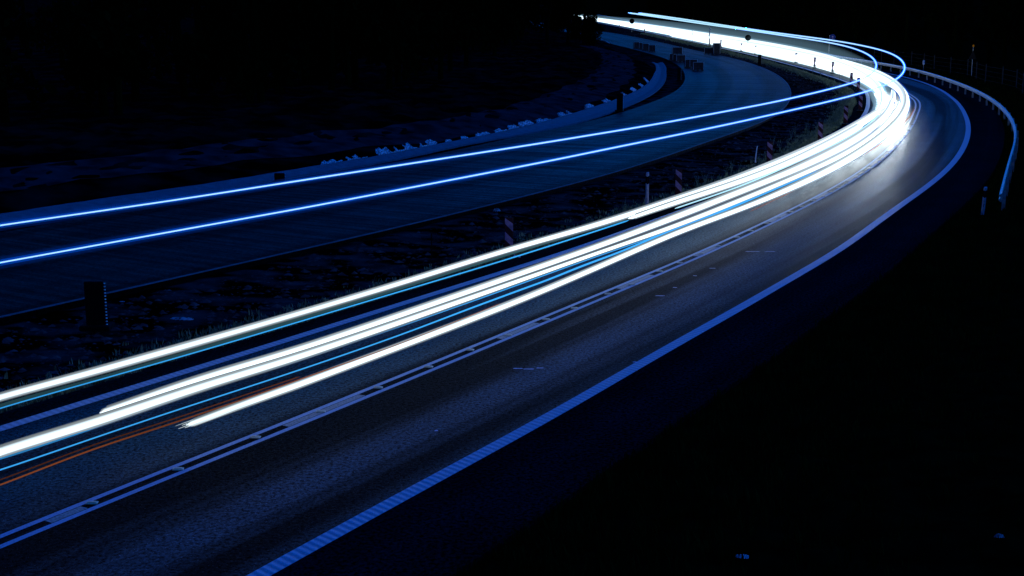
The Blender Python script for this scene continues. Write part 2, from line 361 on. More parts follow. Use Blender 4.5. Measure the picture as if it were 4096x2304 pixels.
# ------------------------------------------------------------------ paving and markings
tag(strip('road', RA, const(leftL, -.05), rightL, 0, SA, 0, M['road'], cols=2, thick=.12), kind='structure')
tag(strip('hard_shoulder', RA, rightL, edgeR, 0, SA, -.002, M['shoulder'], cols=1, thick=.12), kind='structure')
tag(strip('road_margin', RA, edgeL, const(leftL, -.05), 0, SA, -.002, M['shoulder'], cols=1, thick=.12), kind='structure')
tag(strip('unfinished_road', RB, bl, zB, 0, SB, ZB, M['new_road'], cols=2, thick=.22), kind='structure')
tag(strip('edge_line', RA, const(rightL, -.135), const(rightL, .135), 0, SA, .005, M['edge_paint'], step=.6), kind='structure')
tag(strip('edge_line', RA, const(leftL, -.13), const(leftL, .13), 0, SA, .005, M['edge_paint'], step=.6), kind='structure')
for o_ in (-.145, .145):
    tag(strip('lane_line', RA, (zero[0], zero[1] + o_ - .055), (zero[0], zero[1] + o_ + .055), 0, SA, .005, M['line_paint'], step=.6), kind='structure')
dashes = [(177, 335), (1144, 1449), (2000, 2147), (2473, 2606), (2788, 2872), (3077, 3149), (3264, 3315), (3396, 3434), (3489, 3516), (3557, 3580), (3611, 3624)]
dc = catmull(P(dbl_px), 6, 3)
def on_dbl(x):
    i = int(np.abs(dc[:390 if False else int(dc[:, 0].argmax()), 0] - x).argmin()); return RA.so(G(dc[i, 0], dc[i, 1]))[0]
MBm = []
for a, b in dashes:
    s0, s1 = on_dbl(a), on_dbl(b)
    tag(strip('lane_dash', RA, (zero[0], zero[1] - .075), (zero[0], zero[1] + .075), min(s0, s1), max(s0, s1), .005, M['dash_paint'], step=.6), kind='structure')
tag(strip('painted_edge_highlight', RB, const(zB, .003), const(zB, .055), 4, min(SB, 330), ZB + .012, M['concrete'], step=.8, thick=.03), kind='structure')  # pale strip added to paint the highlight along the slab's edge
tk = RB.line(curve("0,690 800,596 1600,500 2000,440 2250,375 2400,318 2490,270 2500,232 2440,200", .9, 12, 2), near=-24, far=[(SB, -22)])
tv, tf, n_ = [], [], 0
for i, d in enumerate(np.arange(6, 210, 1.5)):
    for k in range(5):
        q = RB.at(d, off(tk, d) + (-1.7 + .85 * k) + .2 * math.sin(d * .7)); tv.append((q[0], q[1], gz(q[0], q[1]) + .05))
    if i: b = (i - 1) * 5; tf += [(b + k, b + k + 1, b + k + 6, b + k + 5) for k in range(4)]
tag(mesh('dirt_track', tv, tf, noisy('track_dirt', (.006, .008, .012), (.03, .035, .045), .9, .95, 8, spec=0), smooth=True), kind='structure')
# the concrete drainage channel: dished, in cast lengths with joints
st = list(np.arange(4, min(SB, RB.so(G(2630, 250, .02))[0]), .75))
vs, fs, uv = [], [], []
prof = [(0, -.02, ), (0, .05), (.18, .05), (.34, -.02), (.5, -.10), (.66, -.04), (.80, .02), (1, .06), (1, -.02)]
for i, d in enumerate(st):
    a, b = off(chL, d), off(chR, d); jt = -.012 if i % 4 == 0 else 0
    for u, zz in prof: vs.append(RB.at(d, a + (b - a) * u, zz + jt + .02))
n = len(prof)
for i in range(len(st) - 1):
    for k in range(n - 1): fs.append((i * n + k, i * n + k + 1, (i + 1) * n + k + 1, (i + 1) * n + k))
tag(mesh('drainage_channel', vs, fs, M['concrete']), kind='structure')
# ------------------------------------------------------------------ verge vegetation
def blades(name, count, place, hlo, hhi, mat, label, wid=.009):
    vs, fs = [], []
    for _ in range(count):
        x, y = place(); z = gz(x, y) - .02; k = 3 + int(rng.integers(0, 4))
        hh = rng.uniform(hlo, hhi)
        for _b in range(k):
            a = rng.uniform(0, 6.283); l = hh * rng.uniform(.6, 1.1); lean = rng.uniform(.1, .55) * l; wd = wid * rng.uniform(.7, 1.6) * (1 + y / 90)
            bx, by = x + rng.normal(0, .05), y + rng.normal(0, .05); ca, sa = math.cos(a), math.sin(a)
            px, py = -sa * wd, ca * wd; b = len(vs)
            vs += [(bx - px, by - py, z), (bx + px, by + py, z), (bx + ca * lean * .4 + px * .7, by + sa * lean * .4 + py * .7, z + l * .6), (bx + ca * lean * .4 - px * .7, by + sa * lean * .4 - py * .7, z + l * .6), (bx + ca * lean, by + sa * lean, z + l)]
            fs += [(b, b + 1, b + 2, b + 3), (b + 3, b + 2, b + 4)]
    return tag(mesh(name, vs, fs, mat), kind='stuff')
def s_rand(lo, hi): return math.exp(rng.uniform(math.log(lo), math.log(hi)))
def pl_median():
    while True:
        s = s_rand(16, 330) - 4
        if s < 0: continue
        o = off(edgeL, s) - .05 - abs(rng.normal(0, .55)) - .25 * (mnoise.noise(Vector((s * .15, 0, 0))) + .6)
        p = RA.at(s, o); return p[0], p[1]
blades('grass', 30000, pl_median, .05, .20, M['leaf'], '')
def pl_right():
    while True:
        s = s_rand(12, 260) - 2
        if s < 0: continue
        p = RA.at(s, off(edgeR, s) + .05 + abs(rng.normal(0, 2.2))); return p[0], p[1]
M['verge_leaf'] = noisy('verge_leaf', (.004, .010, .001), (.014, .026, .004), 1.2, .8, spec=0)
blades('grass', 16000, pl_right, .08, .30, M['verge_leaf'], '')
ONES = 'first second third fourth fifth sixth seventh eighth ninth tenth eleventh twelfth thirteenth fourteenth fifteenth sixteenth seventeenth eighteenth nineteenth'.split()
W_NTH = ONES + [a if not k else b + '-' + ONES[k - 1] for a, b in (('twentieth', 'twenty'), ('thirtieth', 'thirty'), ('fortieth', 'forty')) for k in range(10)]
# clods and stones of the unfinished median
vs, fs = [], []
for _ in range(9000):
    s_ = s_rand(14, 330) - 4
    if s_ < 0: continue
    a = RA.at(s_, off(edgeL, s_) - .6); sb_, ob_ = RB.so(a)
    if ob_ < 1.2: continue
    q = RB.at(sb_, .5 + (ob_ - .6) * rng.random()); e = .02 + .10 * rng.random() ** 4; z = gz(q[0], q[1])
    d = rng.uniform(.6, 1.3, 6) * e; t_ = rng.uniform(0, 6.28); ca, sa = math.cos(t_), math.sin(t_); b = len(vs)
    for (u, v, w__), k in zip(((1, 0, 0), (0, 1, 0), (-1, 0, 0), (0, -1, 0), (0, 0, .7), (0, 0, -.6)), d):
        vs.append((q[0] + (u * ca - v * sa) * k * 1.5, q[1] + (u * sa + v * ca) * k, z + w__ * k))
    fs += [(b, b + 1, b + 4), (b + 1, b + 2, b + 4), (b + 2, b + 3, b + 4), (b + 3, b, b + 4), (b + 1, b, b + 5), (b + 2, b + 1, b + 5), (b + 3, b + 2, b + 5), (b, b + 3, b + 5)]
tag(mesh('rubble', vs, fs, noisy('rubble_stone', (.010, .012, .015), (.065, .07, .08), 2.5, .9, spec=0)), kind='stuff')
# leafy weeds of the median verge: each one a plant
def weed_mesh(h, seed):
    r = random.Random(seed); m = MB()
    for k in range(r.randint(4, 7)):
        a = r.uniform(0, 6.28); l = h * r.uniform(.55, 1); tx, ty = math.cos(a) * l * r.uniform(.1, .5), math.sin(a) * l * r.uniform(.1, .5)
        pts = [(tx * t * t, ty * t * t, l * t) for t in (0, .33, .66, 1)]; m.tube(pts, [.008, .007, .005, .002], 4, False)
        for j in range(16):
            t = r.uniform(.2, 1); c = Vector((tx * t * t, ty * t * t, l * t)); b = r.uniform(0, 6.28); s = r.uniform(.02, .055)
            d = Vector((math.cos(b), math.sin(b), r.uniform(-.3, .6))).normalized(); e = d.cross(Vector((0, 0, 1))).normalized()
            m.add([c, c + d * s + e * s * .5, c + d * s * 2.1, c + d * s - e * s * .5], [(0, 1, 2, 3)])
    return m
weed_px = sorted([(3090, 575), (3165, 545), (3195, 540), (3235, 520), (3320, 475), (3335, 455), (3365, 460), (3395, 440), (3415, 395), (3395, 372), (3380, 350), (3330, 310), (3290, 290), (3005, 640), (2960, 665), (2905, 690), (2850, 712), (2790, 738), (3225, 500), (3300, 500), (3060, 615), (2660, 795), (2500, 850), (2330, 935), (2100, 1010), (3120, 590), (3150, 565), (3210, 548), (3255, 530), (3270, 505), (3310, 492), (3350, 482), (3372, 470), (3385, 425), (3405, 410), (3412, 365), (3360, 335), (3345, 320), (3310, 300), (3260, 278), (3200, 262), (2820, 728), (2925, 680), (3035, 625), (3180, 525)])
wp = [weed_mesh(1.0, 40 + k) for k in range(4)]; wmesh = []
for i, (x, y) in enumerate(weed_px):
    p = G(x, y + 6); s_, o_ = RA.so(p); o_ = min(o_, off(edgeL, s_) - .2); p = RA.at(s_, o_)
    k = i % 4
    if i < 4: o = wp[k].build('weed_plant', M['leaf']); wmesh.append(o.data)
    else: o = bpy.data.objects.new('weed_plant', wmesh[k]); COL.objects.link(o)
    o.location = (p[0], p[1], gz(p[0], p[1])); o.rotation_euler = (0, 0, rng.uniform(0, 6)); f = rng.uniform(.4, .8); o.scale = (f, f, f)
    tag(o, (['spindly', 'bushy', 'tall flowering', 'low leafy'][k]) + ' roadside weed in the grass strip, ' + W_NTH[i] + ' from the left', 'weed', 'leafy weeds along the grass strip')
# ------------------------------------------------------------------ guard rail
rail_px = "2340,49 2514,80 2689,113.5 2864,140 3000,160 3170,189 3340,221 3466,240 3553,254 3681,279 3766,304 3851,333 3936,371 4000,409 4042,450 4066,489 4077,532 4068,565 4046,610 4032,670 4018,725 4006,774"
rc = curve(rail_px, .75, 10, 2); RR = Ref([(q[0], q[1]) for q in rc][::-1])
tr = empty('guard_rail', RR.at(0, 0, 0), label='long galvanised steel guard rail curving round the outside of the bend', cat='guard rail')
o0 = Vector(tr.location)
prof = [(0, .75), (-.012, .735), (-.075, .70), (-.08, .665), (-.03, .625), (-.02, .60), (-.03, .575), (-.08, .535), (-.075, .50), (-.012, .465), (0, .45), (.012, .45), (.012, .75)]
vs, fs = [], []; L_ = min(RR.s[-1], 760); ds = list(np.concatenate([np.arange(0, 150, 1.0), np.arange(150, L_, 4)])); n = len(prof)
for d in ds:
    for a, z in prof: vs.append(RR.at(d, a, z) - o0)
for i in range(len(ds) - 1):
    for k in range(n): q = (i * n + k, i * n + (k + 1) % n, (i + 1) * n + (k + 1) % n, (i + 1) * n + k); fs.append(q)
fs += [tuple(range(n)), tuple(reversed(range((len(ds) - 1) * n, len(ds) * n)))]
mesh('rail', vs, fs, M['steel'], tr)
pm = None
for i in range(98):
    d = 1 + i * 4.0
    if d > L_: break
    p = RR.at(d, .07, 0) - o0; q = RR.at(d, 0, 0); t = RR.at(d + .5, 0, 0) - RR.at(d, 0, 0)
    if pm is None:
        m = MB(); m.box(-.06, .06, -.05, -.044, -.5, .72); m.box(-.06, .06, .044, .05, -.5, .72); m.box(.054, .06, -.044, .044, -.5, .72); m.box(-.06, -.03, -.02, .02, .52, .68)
        o = m.build('post', M['steel'], tr); pm = o.data
    else: o = bpy.data.objects.new('post', pm); COL.objects.link(o); o.parent = tr
    o.location = p; o.rotation_euler = (0, 0, math.atan2(t[1], t[0]) - math.pi / 2)
# ------------------------------------------------------------------ striped traffic beacons
def beacon():
    t = empty('traffic_beacon', (0, 0, 0), cat='traffic beacon', group='striped beacons along the grass strip')
    m = MB(); m.box(-.125, .125, -.015, .03, .10, 1.10, .012); m.build('panel', M['red_sheet'], t)
    k = .25 / 1.0
    for z in (.82, .36):        # pale stripes that fall to the right
        h = .23; a = .2
        pts = [(-.115, z + a / 2), (.115, z - a / 2 - .03), (.115, z - a / 2 + h - .03), (-.115, z + a / 2 + h)]
        pts = [(x, max(.115, min(1.085, zz))) for x, zz in pts]
        vs = [(x, -.019, zz) for x, zz in pts] + [(x, -.0155, zz) for x, zz in pts]
        mesh('stripe', vs, [(0, 1, 2, 3), (0, 4, 5, 1), (1, 5, 6, 2), (2, 6, 7, 3), (3, 7, 4, 0)], M['pale_sheet'], t)
    m = MB(); m.box(-.03, .03, -.01, .02, -.05, .10); m.box(-.20, .20, -.36, .36, -.06, .055, .02); m.build('foot', M['black'], t)
    return t
bl_px = [(2036, 853, 1014, 'nearest dark striped beacon in the grass, low beside the single white trail'), (2713, 674, 786, 'striped beacon standing just right of a white delineator post'),
 (3077, 567, 660, 'striped beacon just right of the small bright white marker stick'), (3280, 484, 566, 'striped beacon half way between the white marker stick and the bend'),
 (3381, 430, 502, 'striped beacon among flowering weeds below the bend, second before its inner tip'), (3440, 381, 448, 'striped beacon crossed just above its top by the lower blue trail'),
 (3432, 317, 369, 'striped beacon standing between the two thin blue trails'), (3404, 298, 345, 'striped beacon whose foot is crossed by the upper thin blue trail'),
 (3330, 266, 294, 'small beacon before the white glow, first beyond the blue trails'), (3258, 246, 273, 'small beacon before the white glow, second beyond the blue trails'),
 (3184, 225, 252, 'small beacon before the white glow, third beyond the blue trails'), (3116, 213, 234, 'small beacon before the white glow, fourth beyond the blue trails'),
 (3022, 192, 217, 'small beacon right above the dark panel at the far road edge'), (2965, 182, 206, 'tiny beacon left of the round dark sign by the white trails'),
 (2883, 168, 190, 'tiny beacon directly behind the tall stone pallet stack'), (2838, 161, 183, 'tiny beacon beside the tall white-lit narrow post'),
 (2688, 130, 147, 'tiny far beacon, third from the dark tree, before the white streak'), (2578, 113, 133, 'tiny far beacon, second from the dark tree, before the white streak'),
 (2477, 97, 115, 'tiny far beacon nearest the dark tree, before the white streak')]
proto = None
for x, yt, yf, lab in bl_px:
    o = proto = beacon() if proto is None else proto
    if o.get('label'): o = copy_tree(proto)
    s_, o_ = RA.so(G(x, yf)); p = G(x, yf); p[2] = max(gz(p[0], p[1]), -.1) + .02 if o_ < off(edgeL, s_) else 0.06
    o.location = p; o.rotation_euler = (0, 0, -math.atan2(p[0], p[1]) * .8 + rng.uniform(-.06, .06)); o['label'] = lab
# dark panels seen from behind, with a toothed reflective edge
def back_panel(x, yt, yf, wpx, label, z0=0.0, lift=0, teeth=14, bright=True):
    p = G(x, yf, z0); s = ppm(p); h = (yf - yt) / s; wd = wpx / s
    t = empty('guide_panel', p, label=label, cat='guide panel'); m = MB()
    m.box(-wd / 2, wd / 2, -.03, .03, .02, h, min(.03, wd / 6)); m.box(-wd / 2 * .8, wd / 2 * .8, .035, .06, .1, h * .95, .01); m.build('panel', M['black'], t)
    m = MB(); m.box(-wd * .75, wd * .75, -.2, .3, -.06, .06, .02); m.build('foot', M['black'], t)
    m = MB()
    for k in range(teeth):
        z = h * (.06 + .9 * k / (teeth - 1)); r = h * .012
        m.tube([(wd / 2, -.01, z), (wd / 2 + .03, -.02, z), (wd / 2 + .035, -.022, z - .01)], [r, r * 1.3, r * .5], 6)
    m.build('reflector_row', M['reflector'] if bright else M['steel'], t)
    return t
back_panel(386, 1122, 1308, 80, 'large dark panel low in the gravel with a row of bright dots on its edge', 0)
back_panel(2479, 374, 444, 25, 'dark panel with a toothed edge beside the concrete drainage channel', .1)
back_panel(2716, 272, 322, 14, 'dim dark panel on the soil tip beside the channel bend', .1, bright=False)
back_panel(3038, 219, 260, 13, 'dark plain panel at the far edge of the unfinished road', .1, bright=False)
t = back_panel(1119, 692, 732, 42, 'low squat dark panel on the channel edge left of the plastic sheets', .1, teeth=4)
# delineator posts
def delineator(x, yt, yf, label, number=False, lean=0):
    p = G(x, yf, 0); s = ppm(p); h = (yf - yt) / s
    t = empty('delineator_post', p, -math.atan2(p[0], p[1]), label=label, cat='delineator post', group='white delineator posts')
    t.rotation_euler[1] = lean
    vs, fs = [], []
    for z, k in ((-.1, 1), (h - .05, .95)):
        vs += [(-.06 * k, -.02, z), (0, -.055, z), (.06 * k, -.02, z), (.045 * k, .03, z), (-.045 * k, .03, z)]
    vs += [(-.05, -.018, h - .02), (0, -.045, h - .03), (.055, -.018, h), (.04, .028, h + .01), (-.04, .028, h)]
    for r in range(2): fs += [(r * 5 + i, r * 5 + (i + 1) % 5, r * 5 + 5 + (i + 1) % 5, r * 5 + 5 + i) for i in range(5)]
    fs.append((10, 11, 12, 13, 14)); mesh('post', vs, fs, M['white_plastic'], t)
    m = MB(); z0, z1 = h * .66, h * .9
    m.add([(-.064, -.024, z0), (0, -.062, z0 - .05), (.064, -.024, z0 - .02), (.062, -.024, z1), (0, -.060, z1 - .04), (-.062, -.024, z1 - .02)], [(0, 1, 4, 5), (1, 2, 3, 4)])
    b = m.build('black_band', M['black'], t)
    m = MB(); m.box(-.018, .018, -.068, -.063, z0 + .03, z1 - .08, .002); m.build('reflector', M['red_sheet'], t)
    if number:
        m = MB(); zc = h * .33; m.box(-.025, .025, -.058, -.054, zc + .05, zc + .064)
        m.add([(.025, -.056, zc + .05), (.008, -.056, zc + .05), (-.012, -.056, zc - .05), (.003, -.056, zc - .05)], [(0, 1, 2, 3)])
        m.box(-.015, .015, -.058, -.054, zc + .12, zc + .135); m.build('number', M['black'], t)
    return t
delineator(2588, 689, 812, 'white post with a black band in the grass left of a striped beacon')
delineator(3930, 747, 858, 'slim white numbered post with a black band in the dark right-hand grass', True, .04)
# slim sticks and stakes
def stick(name, x, yt, yf, rad, mat, label, cat, dx=0, z0=0):
    p = G(x, yf, z0); s = ppm(p); h = (yf - yt) / s; m = MB()
    pts = [(dx * (k / 5) ** 2, 0, -.1 + (h + .1) * k / 5) for k in range(6)]
    m.tube(pts, [rad * (1 - .06 * k) for k in range(6)], 7); o = m.build(name, M[mat], smooth=False, loc=p); return tag(o, label, cat)
stick('wooden_stake', 1727, 932, 1022, .022, 'black', 'thin dark stake in the gravel well below the unfinished road', 'stake')
stick('marker_stick', 3022, 584, 642, .03, 'reflector', 'short bright white marker stick left of a striped beacon', 'marker stick', .06)
stick('wooden_stake', 2769, 122, 168, .03, 'wood', 'thin far stake crossing the white streak left of the tall white post', 'stake')
stick('wooden_stake', 2524, 104, 126, .03, 'wood', 'thin far stake between the two beacons nearest the dark tree', 'stake')
stick('wooden_stake', 3357, 293, 325, .015, 'wood', 'thin stake standing in the weeds at the tip of the grass strip', 'stake')
# tall narrow post with a curved white face, behind the pallets
p = G(2836, 184, 0); s = ppm(p); t = empty('edge_on_sign', p, .15, label='tall narrow white-lit sign seen edge on above the pallets', cat='sign')
m = MB(); m.tube([(0, 0, -.1), (0, 0, 1.2), (.02, 0, 2.9)], [.04, .035, .03], 8); m.build('post', M['steel'], t)
m = MB(); q = [(.02 + .12 * math.sin(k / 8 * 2.6), z) for k, z in enumerate(np.linspace(1.6, 3.0, 9))]
vs = [(a, y, z) for a, z in q for y in (-.05, .5)] + [(a + .03, y, z) for a, z in q for y in (-.05, .5)]
fs = [(2 * i, 2 * i + 1, 2 * i + 3, 2 * i + 2) for i in range(8)] + [(18 + 2 * i, 20 + 2 * i, 21 + 2 * i, 19 + 2 * i) for i in range(8)] + [(2 * i, 2 * i + 2, 20 + 2 * i, 18 + 2 * i) for i in range(8)]
mesh('sign_face', vs, fs, M['reflector'], t)
# round signs
def disc_sign(x, y, r, foot, label, front=None, z0=0, dx=0):
    p = G(x, foot, z0); s = ppm(p); h = (foot - y) / s; R = r / s
    t = empty('round_sign', p, -math.atan2(p[0], p[1]), label=label, cat='road sign')
    m = MB(); m.tube([(dx, .05, -.1), (dx, .05, h + R * .6)], .03, 8); m.build('post', M['steel'], t)
    m = MB(); m.tube([(0, -.012, h), (0, .012, h)], R, 32); m.build('disc', M['sign_blue'] if front else M['black'], t)
    m = MB(); m.box(-R * .5, R * .5, .015, .04, h + R * .3, h + R * .38); m.box(-R * .5, R * .5, .015, .04, h - R * .38, h - R * .3); m.build('bracket', M['steel'] if front else M['black'], t)
    if front:
        a = R * .6; m = MB()
        q = [(-.12, -1), (.12, -1), (.12, .1), (.55, -.25), (.55, .15), (0, .75), (-.55, .15), (-.55, -.25), (-.12, .1)]
        vs = [(u * a, -.017, h + v * a) for u, v in q]; m.add(vs, [(0, 1, 2, 8), (2, 3, 4, 5), (8, 2, 5), (8, 5, 6, 7)]); m.build('arrow', M['sign_white'], t)
    return t
disc_sign(2527, 85, 10, 126, 'dark round sign seen from behind, nearest the dark tree')
disc_sign(2990, 152, 12, 209, 'dark round sign seen from behind, right of the pallets above the white streak')
disc_sign(3326, 150, 12, 236, 'round blue sign with an upward arrow beyond the far rail', True, 0, -.35)
# amber warning lamp on a post, far right
p = G(3885, 312, 0); t = empty('warning_lamp_post', p, label='dim amber lamp on a thin post in the dark far right', cat='warning lamp')
m = MB(); m.tube([(0, 0, -.1), (0, 0, 2.9)], .03, 8); m.build('post', M['steel'], t)
m = MB(); m.add([(-.38, -.04, 1.75), (.38, -.04, 1.75), (0, -.04, 2.55), (-.38, -.02, 1.75), (.38, -.02, 1.75), (0, -.02, 2.55)], [(0, 1, 2), (5, 4, 3), (0, 3, 4, 1), (1, 4, 5, 2), (2, 5, 3, 0)]); m.build('warning_board', M['sign_orange'], t)
m = MB(); m.tube([(0, 0, 2.9), (0, 0, 2.95), (0, 0, 3.07), (0, 0, 3.1)], [.06, .09, .08, .03], 10)
lo = m.build('lamp', lightmat('amber_lamp', (1, .42, .03)), t); a = lo.data.attributes.new('power', 'FLOAT', 'POINT'); a.data.foreach_set('value', [.10] * len(lo.data.vertices))
# wire fence beyond the rail
def fence(s0, s1, offs, label, n):
    t = empty('wire_fence', RR.at(s0, offs, 0), label=label, cat='fence'); b = Vector(t.location); pm = None
    for i in range(n):
        d = s0 + (s1 - s0) * i / (n - 1); p = RR.at(d, offs + .3 * math.sin(i * 1.7), 0) - b
        if pm is None: m = MB(); m.tube([(0, 0, -.5), (0, 0, 1.7)], .045, 7); o = m.build('fence_post', M['wood'], t); pm = o.data
        else: o = bpy.data.objects.new('fence_post', pm); COL.objects.link(o); o.parent = t
        o.location = p
    m = MB()
    for z in (.3, .7, 1.1, 1.5):
        m.tube([RR.at(s0 + (s1 - s0) * i / (n - 1), offs + .3 * math.sin(i * 1.7), z) - b for i in range(n)], .008, 4)
    m.build('wire', M['wood'], t)
fence(30, 190, 4.5, 'faint wire fence on thin posts behind the guard rail in the dark', 33)
p = G(3692, 300, 0); m = MB(); 
t = empty('reflector_plate', p, label='small blue reflector on a thin post beside the top of the outer blue loop', cat='reflector')
m.tube([(0, .03, -.1), (0, .03, 1.45)], .02, 6); m.build('post', M['steel'], t)
m = MB(); m.box(-.1, .1, -.02, .01, 1.02, 1.2, .01); m.box(-.1, .1, -.02, .01, 1.23, 1.42, .01); m.build('reflector', M['reflector'], t)
# ------------------------------------------------------------------ pallets of wrapped kerb stones on the unfinished road
def pallet(x0, x1, yt, yf, label, z0=ZB, dep=.85, below=None):
    p = G((x0 + x1) / 2, yf if below is None else below, ZB)
    s = ppm(p); w2 = (x1 - x0) / s / 2
    if below is None: h = (yf - yt) / s; z = ZB
    else: z = ZB + (below - yf) / s; h = (yf - yt) / s
    t = empty('stone_pallet', (p[0], p[1] + dep / 2, z), rng.uniform(-.12, .12), label=label, cat='pallet', group='wrapped pallets of stone on the unfinished road')
    m = MB()
    for a in (-w2 + .05, 0, w2 - .05): m.box(a - .05, a + .05, -dep / 2, dep / 2, 0, .1)
    m.box(-w2, w2, -dep / 2, dep / 2, .1, .125); m.build('pallet_base', M['wood'], t)
    m = MB(); nz_ = max(2, int((h - .13) / .17)); hz = (h - .13) / nz_; nxx = max(2, int(w2 * 2 / .3))
    for k in range(nz_):
        for i in range(nxx):
            e = rng.uniform(-.012, .012); xa = -w2 + 2 * w2 * i / nxx; xb = -w2 + 2 * w2 * (i + 1) / nxx
            for ya, yb in ((-dep / 2, 0), (0, dep / 2)): m.box(xa + .008, xb - .008, ya + e + .006, yb + e - .006, .128 + k * hz + .004, .128 + (k + 1) * hz - .004, .012)
    m.build('stones', M['stone'], t)
    m = MB()
    for sx in (-1, 1): m.box(sx * w2 - .012 + sx * .014, sx * w2 + .012 + sx * .014, -dep / 2 - .03, -dep / 2 + .08, .12, h + .01)
    m.box(-w2, w2, -dep / 2 - .03, -dep / 2 + .02, h + .005, h + .02)
    m.build('wrap', M['wrap'], t)
for a in [(2535, 2556, 169, 194, 'leftmost and farthest stone pallet, first in the row of four'), (2558, 2568, 171, 197, 'narrow stone pallet, second in the row of four near the tree'),
 (2570, 2594, 175, 202, 'stone pallet, third in the row of four near the tree'), (2597, 2622, 181, 209, 'stone pallet at the right end of the row of four'),
 (2679, 2689, 216, 241, 'narrow stone pallet left of the double-height stack in the middle'), (2690, 2704, 218, 245, 'narrow stone pallet under the left side of the stacked one'),
 (2705, 2740, 221, 248, 'wide stone pallet at the lower right of the double-height stack'), (2741, 2758, 239, 272, 'narrow stone pallet at the left end of the nearest cluster'),
 (2759, 2788, 239, 270, 'stone pallet behind the nearest wide one in the nearest cluster'), (2773, 2813, 250, 283, 'nearest and widest stone pallet, right of the soil tip'),
 (2819, 2852, 192, 218, 'low stone pallet left of the tall one at the far road edge'), (2854, 2879, 173, 219, 'tall narrow stone pallet alone against the white streak')]: pallet(*a)
pallet(2690, 2728, 190, 219, 'stone pallet stacked on top of two others in the middle', below=247)
# ------------------------------------------------------------------ crumpled plastic film
def film(s0, s1, olo, ohi, z0, z1, label, seed, ref=RB, lim=None, group='crumpled plastic sheets beside the drainage channel'):
    r = random.Random(seed); n = max(8, int(abs(s1 - s0) / .07)); nv = 6; p0 = ref.at((s0 + s1) / 2, olo, z0); vs, fs = [], []
    top = r.uniform(0, 9)
    for i in range(n + 1):
        d = s0 + (s1 - s0) * i / n; e = min(1, min(i, n - i) / (n * .16 + 1) + .25)
        gp = mnoise.noise(Vector((d * 1.1, top, 9)))
        tp = (1 if gp > -.18 else .25) * e * (.35 + .5 * abs(mnoise.noise(Vector((d * 14, top, 3)))) + .6 * (.55 + .6 * abs(mnoise.noise(Vector((d * 2.3, top, 0)))) + .25 * mnoise.noise(Vector((d * 9, top, 0))))); bt = .22 * abs(mnoise.noise(Vector((d * 4, top, 5))))
        for j in range(nv + 1):
            v = bt + (tp - bt) * j / nv; f = .05 * math.sin(d * 19 + 2.5 * mnoise.noise(Vector((d * 3, j * .4, 2))) + j * .5) + .03 * mnoise.noise(Vector((d * 11, j, 1)))
            q = ref.at(d + .15 * v, olo + (ohi - olo) * v, z0 + (z1 - z0) * v + f * .9); q[0] += f * .6; vs.append(q - p0)
    fs = [(i * (nv + 1) + j, (i + 1) * (nv + 1) + j, (i + 1) * (nv + 1) + j + 1, i * (nv + 1) + j + 1) for i in range(n) for j in range(nv)]
    o = mesh('plastic_sheet', vs, fs, M['film'], loc=p0)
    return tag(o, label, 'plastic sheet', group)
fl = [(1285, 1360, 660, 9, 'leftmost low fringe of plastic beside the channel'), (1362, 1408, 641, 14, 'small fan of plastic left of the biggest bright sheet'), (1438, 1460, 634, 6, 'tiny scrap of plastic just left of the biggest sheet'),
 (1494, 1550, 622, 26, 'biggest bright plastic sheet, its squared left end'), (1551, 1612, 613, 26, 'bright plastic sheet joined right of the squared left end'), (1612, 1655, 601, 24, 'bright plastic sheet with a peaked top in the biggest run'), (1656, 1722, 588, 22, 'bright plastic sheet at the right end of the biggest run'),
 (1765, 1786, 568, 8, 'small scrap of plastic just right of the biggest run'), (1818, 1842, 556, 10, 'small peaked scrap of plastic between two longer pieces'), (1865, 1922, 545, 8, 'thin long scrap of plastic half way along the channel'), (1945, 1995, 529, 11, 'hooked scrap of plastic left of the second bright run'),
 (2020, 2062, 518, 13, 'left part of the second bright run of plastic'), (2062, 2120, 507, 18, 'middle part of the second bright run of plastic'), (2120, 2152, 490, 10, 'right part of the second bright run of plastic'), (2160, 2192, 484, 6, 'thin crumbs of plastic right of the second bright run'),
 (2228, 2288, 466, 12, 'spiky scrap of plastic left of the upright dark panel'), (2352, 2400, 436, 13, 'rounded scrap of plastic below the upright dark panel'), (2427, 2466, 412, 9, 'thin scrap of plastic touching the upright dark panel'), (2511, 2528, 383, 12, 'small bright scrap of plastic right of the dark panel'),
 (2537, 2573, 369, 17, 'bright crumple of plastic where the channel starts to turn'), (2573, 2596, 349, 15, 'bright crumple of plastic part way round the channel turn'), (2597, 2623, 332, 20, 'bright crumple of plastic on the channel turn, above the others')]
for i, (x0, x1, y, hp, lab) in enumerate(fl):
    a, b = G(x0, y, .05), G(x1, y - (x1 - x0) * .2, .05); sa, _ = RB.so(a); sb, _ = RB.so(b); sm = (sa + sb) / 2; oo = off(chL, sm); s = ppm(a)
    film(sa, sb, oo - .03, oo - .30 - hp * .5 / s, .04, .05 + hp / s * .95, lab, i)
film(*sorted((RB.so(G(2560, 216, .05))[0], RB.so(G(2622, 250, .05))[0])), -13.2, -14.4, .02, .35, 'long bright sheet of plastic beyond the end of the concrete channel', 77)
film(*sorted((RB.so(G(2418, 168, .05))[0], RB.so(G(2450, 174, .05))[0])), RB.so(G(2434, 172, .05))[1], RB.so(G(2434, 172, .05))[1] - .8, .02, .5, 'small bright heap of plastic at the foot of the dark tree', 78)
